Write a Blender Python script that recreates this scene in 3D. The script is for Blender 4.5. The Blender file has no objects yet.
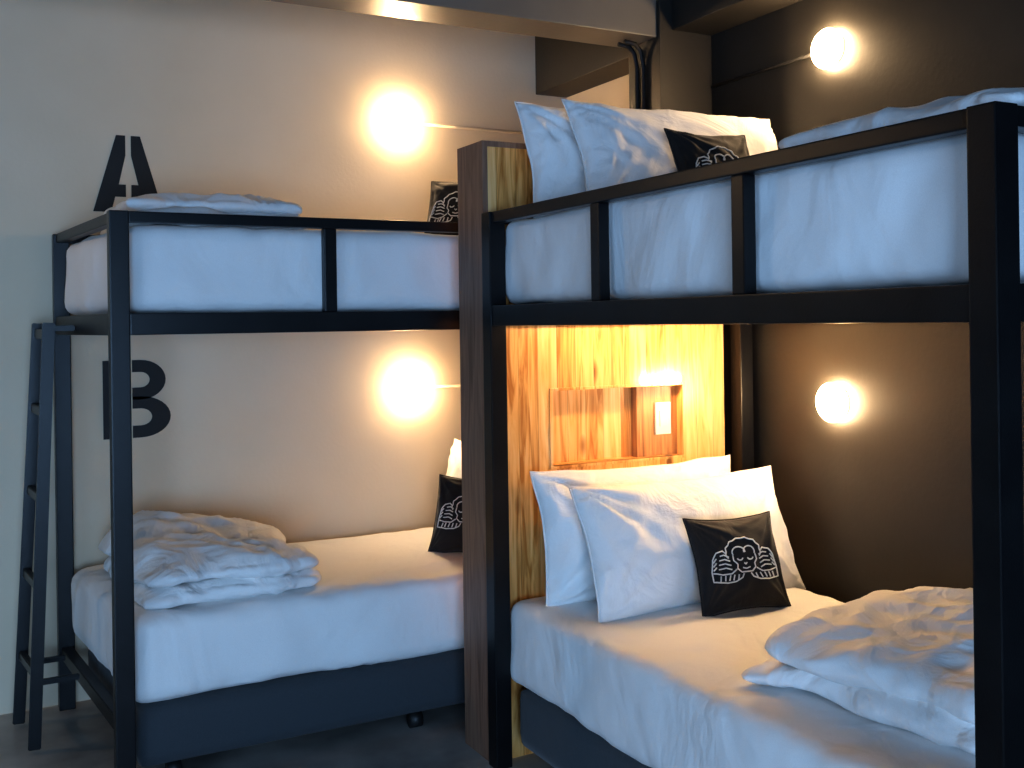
import bpy, bmesh, math, random
from mathutils import Vector, Matrix, Euler, noise
random.seed(3)
S = bpy.context.scene
COL = S.collection

# ------------------------------------------------------------------ materials
def new_mat(name):
    m = bpy.data.materials.new(name); m.use_nodes = True
    nt = m.node_tree
    return m, nt, nt.nodes['Principled BSDF']
def N(nt, t, **kw):
    n = nt.nodes.new(t)
    for k, v in kw.items():
        if k in n.inputs.keys(): n.inputs[k].default_value = v
        else: setattr(n, k, v)
    return n
def coords(nt, scale=(1,1,1), rot=(0,0,0), gen='Object'):
    tc = N(nt,'ShaderNodeTexCoord'); mp = N(nt,'ShaderNodeMapping')
    mp.inputs['Scale'].default_value = scale; mp.inputs['Rotation'].default_value = rot
    nt.links.new(tc.outputs[gen], mp.inputs['Vector'])
    return mp.outputs['Vector']
def ramp(nt, fac, stops):
    r = N(nt,'ShaderNodeValToRGB')
    e = r.color_ramp.elements
    e[0].position, e[0].color = stops[0][0], (*stops[0][1],1)
    e[1].position, e[1].color = stops[-1][0], (*stops[-1][1],1)
    for p,c in stops[1:-1]:
        x = e.new(p); x.color = (*c,1)
    nt.links.new(fac, r.inputs['Fac'])
    return r.outputs['Color']
def mat_noise(name, c1, c2, scale=5, rough=.6, bump=.1, bscale=40, bdist=.005, metal=0, spec=.5, stretch=(1,1,1), detail=6):
    m, nt, b = new_mat(name)
    v = coords(nt, stretch)
    n = N(nt,'ShaderNodeTexNoise', Scale=scale, Detail=detail)
    nt.links.new(v, n.inputs['Vector'])
    nt.links.new(ramp(nt, n.outputs['Fac'], [(.3,c1),(.7,c2)]), b.inputs['Base Color'])
    b.inputs['Roughness'].default_value = rough
    b.inputs['Metallic'].default_value = metal
    b.inputs['Specular IOR Level'].default_value = spec
    n2 = N(nt,'ShaderNodeTexNoise', Scale=bscale, Detail=5)
    nt.links.new(v, n2.inputs['Vector'])
    bp = N(nt,'ShaderNodeBump', Strength=bump, Distance=bdist)
    nt.links.new(n2.outputs['Fac'], bp.inputs['Height'])
    nt.links.new(bp.outputs['Normal'], b.inputs['Normal'])
    return m
def mat_fabric(name, c1, c2, wr=.5, scale=3.2, stretch=(1,1,1)):
    m, nt, b = new_mat(name)
    v = coords(nt, stretch)
    n = N(nt,'ShaderNodeTexNoise', Scale=scale, Detail=4, Distortion=1.4, Roughness=.45)
    nt.links.new(v, n.inputs['Vector'])
    n1 = N(nt,'ShaderNodeTexNoise', Scale=scale*4, Detail=3, Distortion=.8)
    nt.links.new(v, n1.inputs['Vector'])
    w = N(nt,'ShaderNodeTexNoise', Scale=600, Detail=1)
    nt.links.new(v, w.inputs['Vector'])
    nt.links.new(ramp(nt, w.outputs['Fac'], [(.3,c1),(.7,c2)]), b.inputs['Base Color'])
    b.inputs['Roughness'].default_value = .85
    b.inputs['Sheen Weight'].default_value = .15
    a1 = N(nt,'ShaderNodeBump', Strength=wr, Distance=.05)
    nt.links.new(n.outputs['Fac'], a1.inputs['Height'])
    a2 = N(nt,'ShaderNodeBump', Strength=wr*.6, Distance=.008)
    nt.links.new(n1.outputs['Fac'], a2.inputs['Height'])
    nt.links.new(a1.outputs['Normal'], a2.inputs['Normal'])
    nt.links.new(a2.outputs['Normal'], b.inputs['Normal'])
    return m
def mat_wood(name, dark, mid, light, plank=11.0, rough=.4, knots=True):
    m, nt, b = new_mat(name)
    v = coords(nt)
    sep = N(nt,'ShaderNodeSeparateXYZ'); nt.links.new(v, sep.inputs[0])
    add = N(nt,'ShaderNodeMath', operation='ADD'); nt.links.new(sep.outputs['X'], add.inputs[0]); nt.links.new(sep.outputs['Y'], add.inputs[1])
    mul = N(nt,'ShaderNodeMath', operation='MULTIPLY'); mul.inputs[1].default_value = plank; nt.links.new(add.outputs[0], mul.inputs[0])
    fl = N(nt,'ShaderNodeMath', operation='FLOOR'); nt.links.new(mul.outputs[0], fl.inputs[0])
    fr = N(nt,'ShaderNodeMath', operation='FRACT'); nt.links.new(mul.outputs[0], fr.inputs[0])
    wn = N(nt,'ShaderNodeTexWhiteNoise', noise_dimensions='1D'); nt.links.new(fl.outputs[0], wn.inputs['W'])
    comb = N(nt,'ShaderNodeCombineXYZ')
    nt.links.new(sep.outputs['X'], comb.inputs['X']); nt.links.new(sep.outputs['Y'], comb.inputs['Y'])
    off = N(nt,'ShaderNodeMath', operation='MULTIPLY_ADD'); off.inputs[1].default_value = 7.0
    nt.links.new(wn.outputs['Value'], off.inputs[0]); nt.links.new(sep.outputs['Z'], off.inputs[2])
    nt.links.new(off.outputs[0], comb.inputs['Z'])
    mp = N(nt,'ShaderNodeMapping'); mp.inputs['Scale'].default_value=(14,14,1.1); nt.links.new(comb.outputs[0], mp.inputs['Vector'])
    g = N(nt,'ShaderNodeTexNoise', Scale=2.2, Detail=7, Distortion=1.8); nt.links.new(mp.outputs[0], g.inputs['Vector'])
    mix = N(nt,'ShaderNodeMath', operation='MULTIPLY_ADD'); mix.inputs[1].default_value=.40
    nt.links.new(wn.outputs['Value'], mix.inputs[0])
    s2 = N(nt,'ShaderNodeMath', operation='MULTIPLY_ADD'); s2.inputs[1].default_value=1.6; s2.inputs[2].default_value=-.43; nt.links.new(g.outputs['Fac'], s2.inputs[0])
    nt.links.new(s2.outputs[0], mix.inputs[2])
    col = ramp(nt, mix.outputs[0], [(.2,dark),(.52,mid),(.9,light)])
    # knots
    vo = N(nt,'ShaderNodeTexVoronoi', Scale=5.0); 
    mp2 = N(nt,'ShaderNodeMapping'); mp2.inputs['Scale'].default_value=(1.3,1.3,.55); nt.links.new(comb.outputs[0], mp2.inputs['Vector'])
    nt.links.new(mp2.outputs[0], vo.inputs['Vector'])
    kr = ramp(nt, vo.outputs['Distance'], [(.06,(0,0,0)),(.15,(1,1,1))] if knots else [(0,(1,1,1)),(1,(1,1,1))])
    mc = N(nt,'ShaderNodeMix', data_type='RGBA'); mc.inputs[6].default_value=(*[c*.4 for c in dark],1)
    nt.links.new(kr, mc.inputs[0]); nt.links.new(col, mc.inputs[7])
    # plank seams
    sr = ramp(nt, fr.outputs[0], [(.0,(.45,.45,.45)),(.035,(1,1,1)),(1,(1,1,1))])
    mm = N(nt,'ShaderNodeMix', data_type='RGBA', blend_type='MULTIPLY'); mm.inputs[0].default_value=1
    nt.links.new(mc.outputs[2], mm.inputs[6]); nt.links.new(sr, mm.inputs[7])
    nt.links.new(mm.outputs[2], b.inputs['Base Color'])
    b.inputs['Roughness'].default_value = rough
    bp = N(nt,'ShaderNodeBump', Strength=.15, Distance=.003); nt.links.new(g.outputs['Fac'], bp.inputs['Height'])
    nt.links.new(bp.outputs['Normal'], b.inputs['Normal'])
    return m
def mat_emit(name, c, s):
    m, nt, b = new_mat(name)
    b.inputs['Base Color'].default_value=(1,.95,.88,1)
    b.inputs['Emission Color'].default_value=(*c,1); b.inputs['Emission Strength'].default_value=s
    return m

M_cream = mat_noise('cream_plaster',(.73,.61,.45),(.78,.66,.50),scale=2,rough=.8,bump=.12,bscale=60)
M_dark  = mat_noise('charcoal_plaster',(.022,.021,.019),(.031,.029,.026),scale=3,rough=.5,bump=.15,bscale=50)
M_beam  = mat_noise('grey_beam_paint',(.14,.13,.115),(.18,.17,.15),scale=3,rough=.35)
M_ceil  = mat_noise('ceiling_paint',(.08,.08,.08),(.10,.10,.095),scale=3,rough=.8)
M_floor = mat_noise('concrete_floor',(.20,.185,.17),(.50,.46,.42),scale=3.5,rough=.4,bump=.1,bscale=25,detail=9)
M_metal = mat_noise('black_powdercoat',(.005,.005,.006),(.009,.009,.010),scale=8,rough=.34,bump=.08,bscale=250,spec=.33)
M_sheet = mat_fabric('white_sheet',(.82,.81,.80),(.88,.87,.86),wr=.5,scale=2.6,stretch=(1,1,.6))
M_duvet = mat_fabric('white_duvet',(.82,.81,.80),(.89,.88,.87),wr=.55,scale=6)
M_pill  = mat_fabric('white_pillowcase',(.84,.83,.82),(.90,.89,.88),wr=.45,scale=5)
M_blackf= mat_fabric('black_cushion_fabric',(.008,.008,.009),(.014,.014,.015),wr=.25,scale=6)
M_print = mat_noise('white_print',(.72,.72,.70),(.8,.8,.78),scale=20,rough=.8)
M_base  = mat_fabric('navy_base_fabric',(.034,.042,.050),(.054,.064,.074),wr=.12,scale=4)
M_pine  = mat_wood('pine_boards',(.46,.17,.035),(.80,.41,.13),(.90,.56,.25),plank=13,rough=.33)
M_wal   = mat_wood('walnut_stained_side',(.12,.06,.037),(.20,.108,.07),(.28,.16,.105),plank=4,rough=.5,knots=False)
M_nook  = mat_wood('nook_box_board',(.24,.09,.03),(.42,.19,.07),(.55,.28,.11),plank=4,rough=.4,knots=False)
M_bulb  = mat_emit('lamp_glow',(1,.67,.36),112)
M_led   = mat_emit('led_glow',(1,.62,.26),85)
M_led2  = mat_emit('led_strip_glow',(1,.61,.27),46)
M_plast = mat_noise('white_plastic',(.7,.68,.62),(.74,.72,.66),scale=5,rough=.35)
M_rubber= mat_noise('caster_rubber',(.012,.012,.012),(.02,.02,.02),rough=.5)
M_black = mat_noise('black_wall_paint',(.008,.008,.008),(.013,.013,.013),rough=.6)
M_frame = mat_noise('window_frame_paint',(.05,.05,.05),(.07,.07,.07),rough=.4)

# ------------------------------------------------------------------ mesh builder
class MB:
    def __init__(s): s.bm = bmesh.new(); s.mats=[]
    def mi(s, m):
        if m not in s.mats: s.mats.append(m)
        return s.mats.index(m)
    def merge(s, b2, mat, smooth=False):
        i = s.mi(mat); vm={}
        for v in b2.verts: vm[v]=s.bm.verts.new(v.co)
        for f in b2.faces:
            try:
                nf=s.bm.faces.new([vm[v] for v in f.verts]); nf.material_index=i; nf.smooth=smooth
            except ValueError: pass
        b2.free()
    def box(s, lo, hi, mat, bev=.004, rot=None):
        b=bmesh.new(); bmesh.ops.create_cube(b,size=1)
        c=[(lo[i]+hi[i])/2 for i in range(3)]; d=[abs(hi[i]-lo[i]) for i in range(3)]
        for v in b.verts: v.co=Vector((v.co.x*d[0],v.co.y*d[1],v.co.z*d[2]))
        if bev>0: bmesh.ops.bevel(b,geom=b.edges[:],offset=min(bev,min(d)*.3),segments=2,affect='EDGES',profile=.7)
        if rot: 
            for v in b.verts: v.co = rot @ v.co
        for v in b.verts: v.co+=Vector(c)
        s.merge(b,mat)
    def beam(s, a, b_, w, h, mat, bev=.003, up=(0,0,1)):
        a=Vector(a);b_=Vector(b_);d=(b_-a);L=d.length;z=d.normalized()
        x=Vector(up).cross(z)
        if x.length<1e-4: x=Vector((1,0,0))
        x.normalize(); y=z.cross(x)
        b=bmesh.new(); bmesh.ops.create_cube(b,size=1)
        for v in b.verts: v.co=Vector((v.co.x*w,v.co.y*h,v.co.z*L))
        bmesh.ops.bevel(b,geom=b.edges[:],offset=bev,segments=2,affect='EDGES')
        R=Matrix((x,y,z)).transposed(); m=(a+b_)/2
        for v in b.verts: v.co=R@v.co+m
        s.merge(b,mat)
    def cyl(s, a, b_, r, mat, seg=20, r2=None):
        a=Vector(a);b_=Vector(b_);d=b_-a
        b=bmesh.new(); bmesh.ops.create_cone(b,cap_ends=True,segments=seg,radius1=r,radius2=r if r2 is None else r2,depth=d.length)
        q=Vector((0,0,1)).rotation_difference(d.normalized())
        for v in b.verts: v.co=q@v.co+(a+b_)/2
        s.merge(b,mat,True)
    def sphere(s,c,r,mat,sc=(1,1,1)):
        b=bmesh.new(); bmesh.ops.create_uvsphere(b,u_segments=28,v_segments=18,radius=r)
        for v in b.verts: v.co=Vector((v.co.x*sc[0],v.co.y*sc[1],v.co.z*sc[2]))+Vector(c)
        s.merge(b,mat,True)
    def tube(s, pts, r, mat, seg=8):
        b=bmesh.new(); rings=[]
        n=len(pts); pts=[Vector(p) for p in pts]; ref=None
        for i,p in enumerate(pts):
            t=(pts[min(i+1,n-1)]-pts[max(i-1,0)]).normalized()
            if ref is None:
                ref=t.orthogonal().normalized()
            ref=(ref-t*ref.dot(t)); 
            ref = ref.normalized() if ref.length>1e-6 else t.orthogonal().normalized()
            bn=t.cross(ref)
            rings.append([b.verts.new(p+(ref*math.cos(a)+bn*math.sin(a))*r) for a in [2*math.pi*k/seg for k in range(seg)]])
        for i in range(n-1):
            for k in range(seg):
                b.faces.new([rings[i][k],rings[i][(k+1)%seg],rings[i+1][(k+1)%seg],rings[i+1][k]])
        b.faces.new(rings[0][::-1]); b.faces.new(rings[-1])
        s.merge(b,mat,True)
    def prism(s, poly, y0, y1, mat, fn):
        b=bmesh.new()
        A=[b.verts.new(fn(x,z,y0)) for x,z in poly]; B=[b.verts.new(fn(x,z,y1)) for x,z in poly]
        n=len(poly)
        b.faces.new(A); b.faces.new(B[::-1])
        for i in range(n): b.faces.new([A[i],B[i],B[(i+1)%n],A[(i+1)%n]])
        bmesh.ops.recalc_face_normals(b,faces=b.faces[:])
        s.merge(b,mat)
    def rbox(s, size, r, mat, M, div=.03, amp=.006, ns=4, seed=0, amp2=0, ns2=14, fn=None):
        b=bmesh.new(); h=[x/2 for x in size]
        rr=[min(r,x) for x in h]
        for ax in range(3):
            u=(ax+1)%3; w=(ax+2)%3
            nu=max(4,int(size[u]/div)); nw=max(4,int(size[w]/div))
            def samp(n,hh):
                out=[]
                for i in range(n+1):
                    t=-1+2*i/n
                    t=math.copysign(1-(1-abs(t))**1.25,t)
                    out.append(t*hh)
                return out
            U=samp(nu,h[u]); W=samp(nw,h[w])
            for sg in (-1,1):
                g=[]
                for i in U:
                    row=[]
                    for j in W:
                        p=[0,0,0]; p[ax]=sg*h[ax]; p[u]=i; p[w]=j
                        row.append(b.verts.new(p))
                    g.append(row)
                for i in range(nu):
                    for j in range(nw):
                        f=[g[i][j],g[i+1][j],g[i+1][j+1],g[i][j+1]]
                        b.faces.new(f if sg>0 else f[::-1])
        bmesh.ops.remove_doubles(b,verts=b.verts[:],dist=1e-5)
        for v in b.verts:
            p=v.co.copy()
            q=Vector([max(-(h[k]-rr[k]),min(h[k]-rr[k],p[k])) for k in range(3)])
            d=p-q
            if d.length<1e-9: d=Vector((0,0,1))
            e=Vector([d[k]/rr[k] for k in range(3)]).normalized()
            nrm=Vector([e[k]/rr[k] for k in range(3)]).normalized()
            np_=q+Vector([e[k]*rr[k] for k in range(3)])
            sv=Vector((seed*3.7,seed*1.3,seed*2.1))
            dd=amp*noise.fractal(np_*ns+sv,.9,2,3)
            if amp2:
                w=noise.noise(np_*ns2*.35+sv)
                dd+=amp2*(1-abs(noise.noise(np_*ns2+sv*2+Vector((w,w,w))*2))*3)
            np_=np_+nrm*dd
            if fn: np_=fn(np_)
            v.co=M@np_
        s.merge(b,mat,True)
    def obj(s,name,parent=None):
        me=bpy.data.meshes.new(name); s.bm.to_mesh(me); s.bm.free()
        for m in s.mats: me.materials.append(m)
        o=bpy.data.objects.new(name,me); COL.objects.link(o)
        if parent: o.parent=parent
        return o
def empty(name,loc=(0,0,0)):
    e=bpy.data.objects.new(name,None); e.location=loc; COL.objects.link(e); return e
def T(loc,rot=(0,0,0)):
    return Matrix.Translation(Vector(loc))@Euler([math.radians(a) for a in rot],'XYZ').to_matrix().to_4x4()

# ------------------------------------------------------------------ room
XW=2.76; YF=4.55; XL=-2.4; YN=-2.2; H=2.95
WZ0,WZ1=.15,1.95
def simple(name,lo,hi,mat,bev=0):
    m=MB(); m.box(lo,hi,mat,bev); return m.obj(name)
simple('floor',(XL-.1,YN-.1,-.1),(XW+.1,YF+.1,0),M_floor)
simple('ceiling',(XL-.1,YN-.1,H),(XW+.1,YF+.1,H+.1),M_ceil)
simple('wall_far',(XL-.1,YF,0),(XW+.1,YF+.1,H),M_cream)
m=MB(); m.box((XW,YN,0),(XW+.1,3.5,H),M_dark,0); m.box((XW,3.5,0),(XW+.1,YF,H),M_cream,0); m.obj('wall_right')
def wall_with_window(name, axis, pos, a0,a1, w0,w1,z0,z1, mat):
    m=MB()
    def bx(u0,u1,za,zb):
        if axis=='x': m.box((pos-.1,u0,za),(pos,u1,zb),mat,0)
        else: m.box((u0,pos-.1,za),(u1,pos,zb),mat,0)
    bx(a0,w0,0,H); bx(w1,a1,0,H); bx(w0,w1,0,z0); bx(w0,w1,z1,H)
    m.obj(name)
wall_with_window('wall_left','x',XL,YN,YF,-.6,1.8,WZ0,WZ1,M_dark)
wall_with_window('wall_near','y',YN,XL,XW,-1.6,.6,WZ0,WZ1,M_dark)
def window(name,axis,pos,w0,w1,z0,z1):
    m=MB(); t=.05
    def bx(u0,u1,za,zb,mat,d0=-.08,d1=-.02):
        if axis=='x': m.box((pos+d0,u0,za),(pos+d1,u1,zb),mat,.003)
        else: m.box((u0,pos+d0,za),(u1,pos+d1,zb),mat,.003)
    bx(w0,w1,z0,z0+t,M_frame); bx(w0,w1,z1-t,z1,M_frame); bx(w0,w0+t,z0,z1,M_frame); bx(w1-t,w1,z0,z1,M_frame)
    c=(w0+w1)/2; bx(c-t/2,c+t/2,z0,z1,M_frame)
    m.obj(name)
window('window_1','x',XL,-.6,1.8,WZ0,WZ1)
window('window_2','y',YN,-1.6,.6,WZ0,WZ1)
simple('column',(2.50,3.40,0),(XW-.001,3.62,H),M_dark,.004)
simple('ceiling_beam',(XL,3.42,2.63),(2.50,3.62,H-.001),M_beam,.004)
m=MB(); m.box((2.58,3.62,2.63),(XW-.001,YF-.001,H-.001),M_dark,.004); m.obj('ceiling_beam')
m=MB(); m.box((2.56,YN+.001,2.66),(XW-.001,3.40,H-.001),M_dark,.004); m.obj('ceiling_beam')

# ------------------------------------------------------------------ bunk beds
P=.06
def bunk_left():
    e=empty('bunk_bed')
    m=MB()
    x0,x1,y0,y1=.44,2.50,3.53,4.53
    xb=.355   # back-left post sits slightly further out
    h=P/2; zt=1.87
    for x,y in ((x0+h,y0),(x1-h,y0),(xb+h,y1-h),(x1-h,y1-h)):
        m.box((x-h,y-h,0),(x+h,y+h,zt),M_metal)
    for z0,z1,w in ((1.475,1.545,.05),(zt-.036,zt,.04)):
        m.box((x0+P,y0-w/2,z0),(x1-P,y0+w/2,z1),M_metal)
        m.box((xb+P,y1-h-w/2,z0),(x1-P,y1-h+w/2,z1),M_metal)
        zc=(z0+z1)/2
        m.beam((x0+h,y0+h,zc),(xb+h,y1-P,zc),w,z1-z0,M_metal)
        m.box((x1-h-w/2,y0+h,z0),(x1-h+w/2,y1-P,z1),M_metal)
    for x in (1.165,1.85):
        m.box((x-.022,y0-.018,1.545),(x+.022,y0+.018,zt-.036),M_metal)
    m.beam((x0+h,y0+h,.225),(xb+h,y1-P,.225),.04,.05,M_metal)
    m.box((x0+P,y0+.03,1.50),(x1-P,y1-.07,1.545),M_metal)
    m.obj('steel_frame',e)
    return e
bunk_left()
def bunk_right():
    e=empty('bunk_bed')
    m=MB()
    x0,x1,y0,y1=1.59,2.72,1.20,3.19
    h=P/2; zt=1.87
    for x in (x0+h,x1-h):
        for y in (y0+h,y1-h):
            m.box((x-h,y-h,0),(x+h,y+h,zt),M_metal)
    for z0,z1,w in ((1.488,1.556,.05),(zt-.038,zt,.04)):
        for y in (y0+h,y1-h):
            m.box((x0+P,y-w/2,z0),(x1-P,y+w/2,z1),M_metal)
        for x in (x0+h,x1-h):
            m.box((x-w/2,y0+P,z0),(x+w/2,y1-P,z1),M_metal)
    for y in (2.50,1.89):
        m.box((x0+h-.018,y-.022,1.556),(x0+h+.018,y+.022,zt-.038),M_metal)
    m.box((x0+P,y0+.05,1.525),(x1-P,y1-P,1.556),M_metal)
    m.box((x0+.2,2.98,1.508),(x1-.14,3.00,1.524),M_led2,.001)
    m.obj('steel_frame',e)
bunk_right()

def skew(s,a):
    def f(p):
        q=p.copy(); q.x-=a*(p.y/s[1]+.5)*max(0,-p.x/(s[0]/2)); return q
    return f
def base(lo,hi,sk=0):
    m=MB()
    c=[(lo[i]+hi[i])/2 for i in range(3)]; s=[hi[i]-lo[i] for i in range(3)]
    m.rbox(s,.025,M_base,T(c),div=.06,amp=.002,ns=3,fn=skew(s,sk))
    for x in (lo[0]+.12,hi[0]-.25,(lo[0]+hi[0])/2+.03):
        for y in (lo[1]+.08,hi[1]-.12):
            m.cyl((x,y,lo[2]-.012),(x,y,lo[2]+.01),.02,M_rubber)
            m.box((x-.02,y-.006,.03),(x+.02,y+.006,lo[2]-.005),M_rubber,.002)
            m.cyl((x-.022,y-.0,.03),(x+.022,y,.03),.03,M_rubber)
    m.obj('bed_base')
base((.515,3.545,.075),(2.43,4.46,.272),.06)
base((1.665,1.28,.075),(2.65,3.12,.268))

def mattress(lo,hi,seed,r=.06,sk=0):
    m=MB()
    c=[(lo[i]+hi[i])/2 for i in range(3)]; s=[hi[i]-lo[i] for i in range(3)]
    sf=skew(s,sk)
    def fn(p):
        q=sf(p)
        ex=abs(p.x)/(s[0]/2); ey=abs(p.y)/(s[1]/2)
        if ex>.96 or ey>.96:
            t=p.y if ex>.96 else p.x
            k=noise.noise(Vector(((t+p.z*.7)*6.5,seed*3.1,p.z*1.5)))
            a=.011*k*(.5-p.z/s[2])
            if ex>.96: q.x+=a*(1 if p.x>0 else -1)
            else: q.y+=a*(1 if p.y>0 else -1)
        return q
    m.rbox(s,r,M_sheet,T(c),div=.022,amp=.010,ns=3.2,seed=seed,amp2=.0024,ns2=8,fn=fn)
    m.obj('mattress')
mattress((.505,3.54,.277),(2.43,4.48,.56),1,.055,.11)
mattress((1.654,1.27,.272),(2.65,3.175,.555),2,.05)
mattress((.505,3.555,1.547),(2.42,4.45,1.835),3,.05,.12)
mattress((1.654,1.275,1.558),(2.65,3.175,1.845),4,.045)

# ------------------------------------------------------------------ headboard box
m=MB()
hx0,hx1,hy0,hy1,hz=1.60,2.63,3.195,3.395,2.12
nx0,nx1,nz0,nz1=1.86,2.43,.99,1.255
m.box((hx0,hy0,0),(hx0+.02,hy1,hz),M_wal,.002)
m.box((hx0+.02,hy0,0),(nx0,hy1,hz-.02),M_pine,0)
m.box((nx1,hy0,0),(hx1,hy1,hz-.02),M_pine,0)
m.box((nx0,hy0,0),(nx1,hy1,nz0),M_pine,0)
m.box((nx0,hy0,nz1),(nx1,hy1,hz-.02),M_pine,0)
m.box((nx0,hy1-.13,nz0),(nx1,hy1,nz1),M_pine,0)
m.box((hx0+.02,hy0-.001,hz-.02),(hx1,hy1,hz),M_wal,.002)
t=.010
for lo,hi in (((nx0-t,hy0-.004,nz0-t),(nx1+t,hy0+.02,nz0)),((nx0-t,hy0-.004,nz1),(nx1+t,hy0+.02,nz1+t)),
              ((nx0-t,hy0-.004,nz0),(nx0,hy0+.02,nz1)),((nx1,hy0-.004,nz0),(nx1+t,hy0+.02,nz1))):
    m.box(lo,hi,M_pine,.001)
# small darker switch box filling the right end of the recess
m.box((2.245,hy0+.035,nz0),(2.43,hy1-.12,nz1),M_nook,.002)
m.obj('headboard')
m=MB(); m.box((2.25,hy0-.022,nz1+.014),(2.41,hy0-.002,nz1+.034),M_led,.003); m.obj('led_strip_light')
m=MB(); m.box((2.325,hy0+.026,1.07),(2.395,hy0+.0345,1.19),M_plast,.003); m.box((2.342,hy0+.021,1.10),(2.378,hy0+.027,1.16),M_plast,.002); m.obj('wall_outlet')

# ------------------------------------------------------------------ pillows
class Pil:
    def __init__(s,w,h,t,seed,wr=1.0,pinch=.06):
        s.w,s.h,s.t,s.seed,s.wr,s.pinch=w,h,t,seed,wr,pinch
    def P(s,u,v,side):
        x=s.w/2*u*(1-s.pinch*(1-v*v)*u*u); y=s.h/2*v*(1-s.pinch*1.3*(1-u*u)*v*v)
        f=max(0,(1-abs(u)**2.5))**.55*max(0,(1-abs(v)**2.5))**.55
        z=s.t/2*f
        sd=s.seed*5.1+side*11
        wsum=0
        for cx,cy in ((-1,-1),(1,-1),(-1,1),(1,1)):
            dx,dy=(u-cx)*s.w/2,(v-cy)*s.h/2
            r=math.hypot(dx,dy); a=math.atan2(dy,dx)
            wsum+=math.exp(-r*4.5)*noise.noise(Vector((a*5+sd,r*3,cx*3+cy*7)))*2.3
        e=min(1-abs(u),1-abs(v))
        wsum+=.8*noise.noise(Vector((x*11+sd,y*11,sd)))*.6
        wsum+=math.exp(-e*9)*noise.noise(Vector((x*26+sd,y*26,2)))*.8
        z+=.017*s.wr*wsum*min(1,f*3)
        ed=.006*noise.noise(Vector((x*9,y*9,sd-side*11)))*s.wr
        return Vector((x+ed*(abs(u)>.8),y+ed*(abs(v)>.8),side*max(z,0.0)))
    def build(s,mat,M,name,strokes=None,n=60,bend=0):
        m=MB(); b=bmesh.new()
        def tf(p):
            p=p.copy(); p.z+=bend*(p.x/(s.w/2))**2; return M@p
        for side in (1,-1):
            g=[[b.verts.new(tf(s.P(-1+2*i/n,-1+2*j/n,side))) for j in range(n+1)] for i in range(n+1)]
            for i in range(n):
                for j in range(n):
                    f=[g[i][j],g[i+1][j],g[i+1][j+1],g[i][j+1]]
                    b.faces.new(f if side>0 else f[::-1])
        bmesh.ops.remove_doubles(b,verts=b.verts[:],dist=1e-4)
        m.merge(b,mat,True)
        seam=[]
        K=40
        for k in range(K): seam.append((-1+2*k/K,-1))
        for k in range(K): seam.append((1,-1+2*k/K))
        for k in range(K): seam.append((1-2*k/K,1))
        for k in range(K+1): seam.append((-1,1-2*k/K))
        m.tube([tf(s.P(u,v,1)) for u,v in seam],.003,mat,6)
        if strokes:
            for st in strokes:
                pts=[]
                for a,c in zip(st[:-1],st[1:]):
                    L=max(2,int(math.hypot(a[0]-c[0],a[1]-c[1])/.04))
                    for k in range(L): pts.append((a[0]+(c[0]-a[0])*k/L,a[1]+(c[1]-a[1])*k/L))
                pts.append(st[-1])
                m.tube([tf(s.P(u,v,1)+Vector((0,0,.0012))) for u,v in pts],.0024,M_print,6)
        return m.obj(name)
def arc(cx,cy,rx,ry,a0,a1,n=14):
    return [(cx+rx*math.cos(math.radians(a0+(a1-a0)*k/n)),cy+ry*math.sin(math.radians(a0+(a1-a0)*k/n))) for k in range(n+1)]
def monkey(sc=.78):
    """line-art monkey: domed head, heart brow, closed eyes, striped paws held beside the face"""
    st=[]
    crown=[]
    for k in range(17):
        a=math.radians(200-220*k/16); r=1.0 if k%2 else .93
        crown.append((.52*r*math.cos(a),.22+.40*r*math.sin(a)))
    st.append(crown)
    st.append(arc(-.15,.22,.17,.15,200,0,10)+arc(.15,.22,.17,.15,180,-20,10))
    st.append([(-.32,.16),(-.34,.02),(-.25,-.08),(-.27,-.18),(-.15,-.28),(.15,-.28),(.27,-.18),(.25,-.08),(.34,.02),(.32,.16)])
    st.append(arc(-.15,.08,.08,.06,190,350,8)); st.append(arc(.15,.08,.08,.06,190,350,8))
    st.append([(-.04,-.05),(0,-.09),(.04,-.05)])
    st.append([(-.10,-.17),(0,-.20),(.10,-.17)])
    for sgn in (-1,1):
        # big square paw covering the ear
        st.append([(sgn*x,y) for x,y in [(.50,.22),(.60,.30),(.78,.26),(.90,.10),(.98,-.20),(1.0,-.46),(.60,-.52),(.34,-.50),(.16,-.42),(.10,-.32)]])
        for q in range(4):
            y=.16-.11*q
            st.append([(sgn*.44,y-.03),(sgn*.58,y+.03),(sgn*(.70+.03*q),y+.01)])
        st.append([(sgn*x,y) for x,y in [(.30,-.20),(.46,-.30),(.70,-.30),(.96,-.24)]])
        for q in range(5):
            st.append([(sgn*(.24+.13*q),-.33),(sgn*(.28+.13*q),-.47)])
        for q in range(3):
            st.append([(sgn*(.80+.02*q),.12-.11*q),(sgn*(.90+.02*q),.02-.10*q)])
    return [[(x*sc,(y-.0)*sc) for x,y in s_] for s_ in st]
MK=monkey(.78)
for i,zb in enumerate((.55,1.838)):
    Pil(.84,.46,.19,1+i*3).build(M_pill,T((2.145 if i==0 else 2.11,3.05,zb+(.218 if i==0 else .185)),(77 if i==0 else 74,0,-2)),'pillow')
    Pil(.88,.45 if i==0 else .44,.20,2+i*3).build(M_pill,T((2.225,2.885,zb+(.195 if i==0 else .19)),(68,0,1 if i==0 else -1)),'pillow')
    Pil(.33,.32,.10,5+i,wr=.4,pinch=.08).build(M_blackf,T((2.26 if i==0 else 2.20,2.69 if i==0 else 2.69,zb+(.15 if i==0 else .13)),(68,0,-8 if i==0 else 0)),'throw_pillow',MK)
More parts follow.
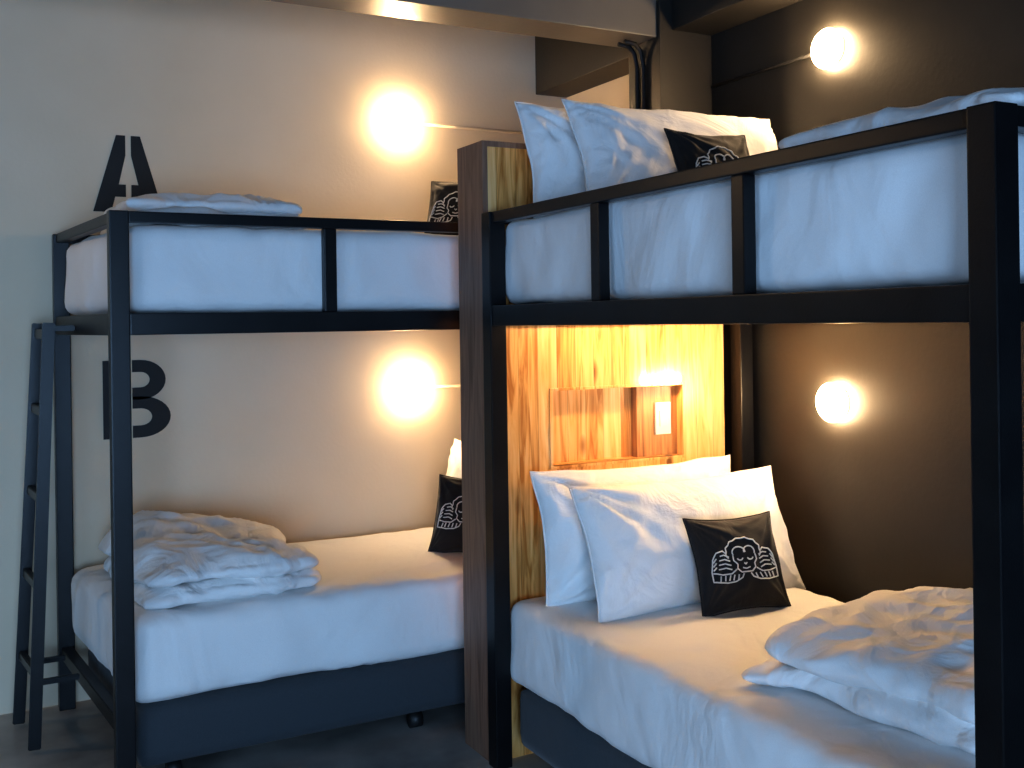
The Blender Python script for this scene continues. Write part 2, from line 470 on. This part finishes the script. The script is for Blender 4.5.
def faceX(loc,lean,yaw):
    return Matrix.Translation(Vector(loc))@Euler((0,0,math.radians(-90+yaw)),'XYZ').to_matrix().to_4x4()@Euler((math.radians(lean),0,0),'XYZ').to_matrix().to_4x4()
for i,zb in enumerate((.555,1.83)):
    Pil(.72,.44,.15,8+i).build(M_pill,faceX((2.25,4.06,zb+.215),76,0),'pillow')
    if i==0: Pil(.74,.42,.16,10+i).build(M_pill,faceX((2.025,4.10,zb+.195),77,0),'pillow')
    Pil(.33,.33,.10,12+i,wr=.4,pinch=.08).build(M_blackf,faceX((1.86 if i==0 else 1.90,3.87 if i==0 else 4.0,zb+(.155 if i==0 else .13)),68,40),'throw_pillow',MK)

# ------------------------------------------------------------------ folded duvets
def duvet(loc,rotz,layers,seed,name='duvet'):
    m=MB(); z=0
    for k,(dx,dy,l,w,t,hump) in enumerate(layers):
        M=Matrix.Translation(Vector(loc))@Euler((0,0,math.radians(rotz)),'XYZ').to_matrix().to_4x4()@Matrix.Translation(Vector((dx,dy,z+t/2)))
        def fn(p,t=t,k=k,l=l,w=w,hump=hump):
            q=p.copy()
            sag=(1-.35*abs(p.x/(l/2))**3)*(1-.3*abs(p.y/(w/2))**3)
            zt=(p.z+t/2)*sag
            a=math.atan2(p.y+w/2,p.x-l/2*.6); r=math.hypot(p.y+w/2,p.x-l/2*.6)
            zt+=.016*noise.noise(Vector((a*5.5+seed,r*2.2,k)))*(p.z+t/2)/t
            if hump:
                fx=.5+.5*hump[0]*p.x/(l/2); fy=.5+.5*hump[1]*p.y/(w/2)
                fx=max(0,min(1,fx)); fy=max(0,min(1,fy))
                edge=max(0,(1-abs(p.x/(l/2))**6))*max(0,(1-abs(p.y/(w/2))**6))
                zt+=hump[2]*fx*fy*edge*(p.z+t/2)/t
            q.z=-t/2+zt
            q.x+=.06*noise.noise(Vector((p.y*4,seed+k,0))); q.y+=.06*noise.noise(Vector((p.x*4,seed+k,5)))
            return q
        m.rbox((l,w,t),t*.55,M_duvet,M,div=.014,amp=.013,ns=4.5,seed=seed+k*2,amp2=.0075,ns2=8,fn=fn)
        z+=t*.74
    return m.obj(name)
duvet((2.24,1.84,.56),8,[(0,0,.78,.70,.085,None),(.01,-.02,.79,.68,.10,(1,1,.05))],1)
duvet((2.17,1.62,1.85),2,[(0,0,.84,.66,.07,None),(.01,-.01,.82,.64,.06,None)],6)
duvet((.83,3.99,.565),3,[(0,0,.62,.76,.09,None),(-.01,.0,.61,.75,.085,(-1,1,.14))],11)
duvet((.83,3.98,1.84),0,[(0,0,.62,.72,.075,None),(-.01,.01,.60,.68,.065,None)],16)

# ------------------------------------------------------------------ ladder
m=MB()
def lx(y,z):
    f=(y-4.08)/.30; b=.24+(.205-.24)*f; t_=.305+(.29-.305)*f
    return b+(t_-b)*z/1.5
for y in (4.08,4.38):
    m.beam((lx(y,.012),y,.012),(lx(y,1.52),y,1.52),.042,.022,M_metal,up=(0,1,0))
for z in (.27,.58,.89,1.20,1.48):
    m.beam((lx(4.08,z),4.09,z),(lx(4.38,z),4.37,z),.022,.035,M_metal)
for y in (4.10,4.36):
    xr=.47-.085*(y-3.56)/.91-.026
    m.beam((lx(y,1.50)+.01,y,1.50),(xr,y,1.50),.02,.02,M_metal)
    m.beam((lx(y,.24)+.01,y,.24),(xr,y,.24),.02,.02,M_metal)
m.obj('bunk_ladder')

# ------------------------------------------------------------------ stencil letters on far wall
def letter(name,x,z,w,h,polys):
    m=MB()
    for p in polys:
        m.prism(p,YF-.004,YF-.0005,M_black,lambda a,b,y:Vector((x-w/2+a*w,y,z-h/2+b*h)))
    m.obj(name)
A=[(0,0),(.25,0),(.31,.2),(.46,.2),(.46,.36),(.36,.36),(.46,.74),(.46,1),(.33,1)]
letter('wall_letter_a',.65,2.13,.275,.315,[A,[(1-a,b) for a,b in A][::-1]])
def half(cx,cy,rx,ry,ix,iy,x0):
    o=[(x0,cy-ry)]+arc(cx,cy,rx,ry,-90,90,16)+[(x0,cy+ry)]
    i=[(x0,cy+iy)]+arc(cx,cy,ix,iy,90,-90,12)+[(x0,cy-iy)]
    return o+i
letter('wall_letter_b',.672,1.205,.265,.32,[[(0,0),(.36,0),(.36,1),(0,1)],half(.55,.745,.38,.255,.14,.10,.43),half(.55,.265,.45,.265,.17,.11,.43)])

# ------------------------------------------------------------------ wall lamps + conduits
def lamp(p,nrm):
    m=MB(); p=Vector(p); n=Vector(nrm)
    m.cyl(p,p+n*.008,.062,M_plast,40)
    m.sphere(p+n*.022,.070,M_bulb,[.45 if abs(c)>.5 else 1 for c in nrm])
    m.obj('wall_lamp')
lamp((1.845,YF,2.434),(0,-1,0)); lamp((1.885,YF,1.20),(0,-1,0))
lamp((XW,2.74,2.45),(-1,0,0)); lamp((XW,2.74,1.20),(-1,0,0))
lamp((-1.0,YF,2.434),(0,-1,0))  # added out-of-view lamp, warm fill for the left wall and duvets
def conduit(pts,r=.007):
    m=MB(); m.tube(pts,r,M_cond); m.obj('conduit_pipe')
M_cond=M_cream
conduit([(1.925,YF-.008,2.434),(2.2,YF-.008,2.434),(2.57,YF-.008,2.434)])
conduit([(1.96,YF-.008,1.20),(2.2,YF-.008,1.20),(2.45,YF-.008,1.20)])
M_cond=M_black
conduit([(XW-.008,2.82,2.45),(XW-.008,3.1,2.45),(XW-.008,3.39,2.45)])
for k in (0,.045):
    pts=[(2.40,3.50+k,2.62),(2.45,3.50+k,2.615),(2.475,3.5+k,2.59),(2.488,3.5+k,2.53),(2.488,3.50+k,2.35),(2.488,3.49+k,2.25),(2.488,3.44+k,2.1),(2.488,3.44+k,1.9)]
    conduit(pts,.010)

# ------------------------------------------------------------------ lights
def area(name,loc,rot,sx,sy,power,col):
    l=bpy.data.lights.new(name,'AREA'); l.shape='RECTANGLE'; l.size=sx; l.size_y=sy; l.energy=power; l.color=col
    o=bpy.data.objects.new(name,l); o.location=loc; o.rotation_euler=[math.radians(a) for a in rot]; COL.objects.link(o)
area('daylight_window_1',(XL-.12,.6,(WZ0+WZ1)/2),(90,0,-90),2.3,1.7,30,(.35,.61,1))
area('daylight_window_2',(-.5,YN-.12,(WZ0+WZ1)/2),(90,0,0),2.1,1.7,122,(.35,.61,1))
w=bpy.data.worlds.new('World'); S.world=w; w.use_nodes=True
nt=w.node_tree; sky=nt.nodes.new('ShaderNodeTexSky'); sky.sky_type='NISHITA'; sky.sun_disc=False; sky.sun_elevation=math.radians(12)
nt.links.new(sky.outputs[0],nt.nodes['Background'].inputs[0]); nt.nodes['Background'].inputs[1].default_value=.1

# ------------------------------------------------------------------ camera
cam=bpy.data.cameras.new('camera'); co=bpy.data.objects.new('camera',cam); COL.objects.link(co); S.camera=co
F=1050.; YAW=28.1; ROLL=-.8
cam.sensor_width=36; cam.lens=36*F/1024; cam.shift_y=-62/1024
co.matrix_world=Matrix.Translation((0,0,1.5))@Matrix.Rotation(math.radians(-YAW),4,'Z')@Matrix.Rotation(math.radians(90),4,'X')@Matrix.Rotation(math.radians(ROLL),4,'Z')
S.view_settings.view_transform='Standard'
try: S.view_settings.look='Medium High Contrast'
except Exception as e: print('look',e)
S.view_settings.exposure=0.35
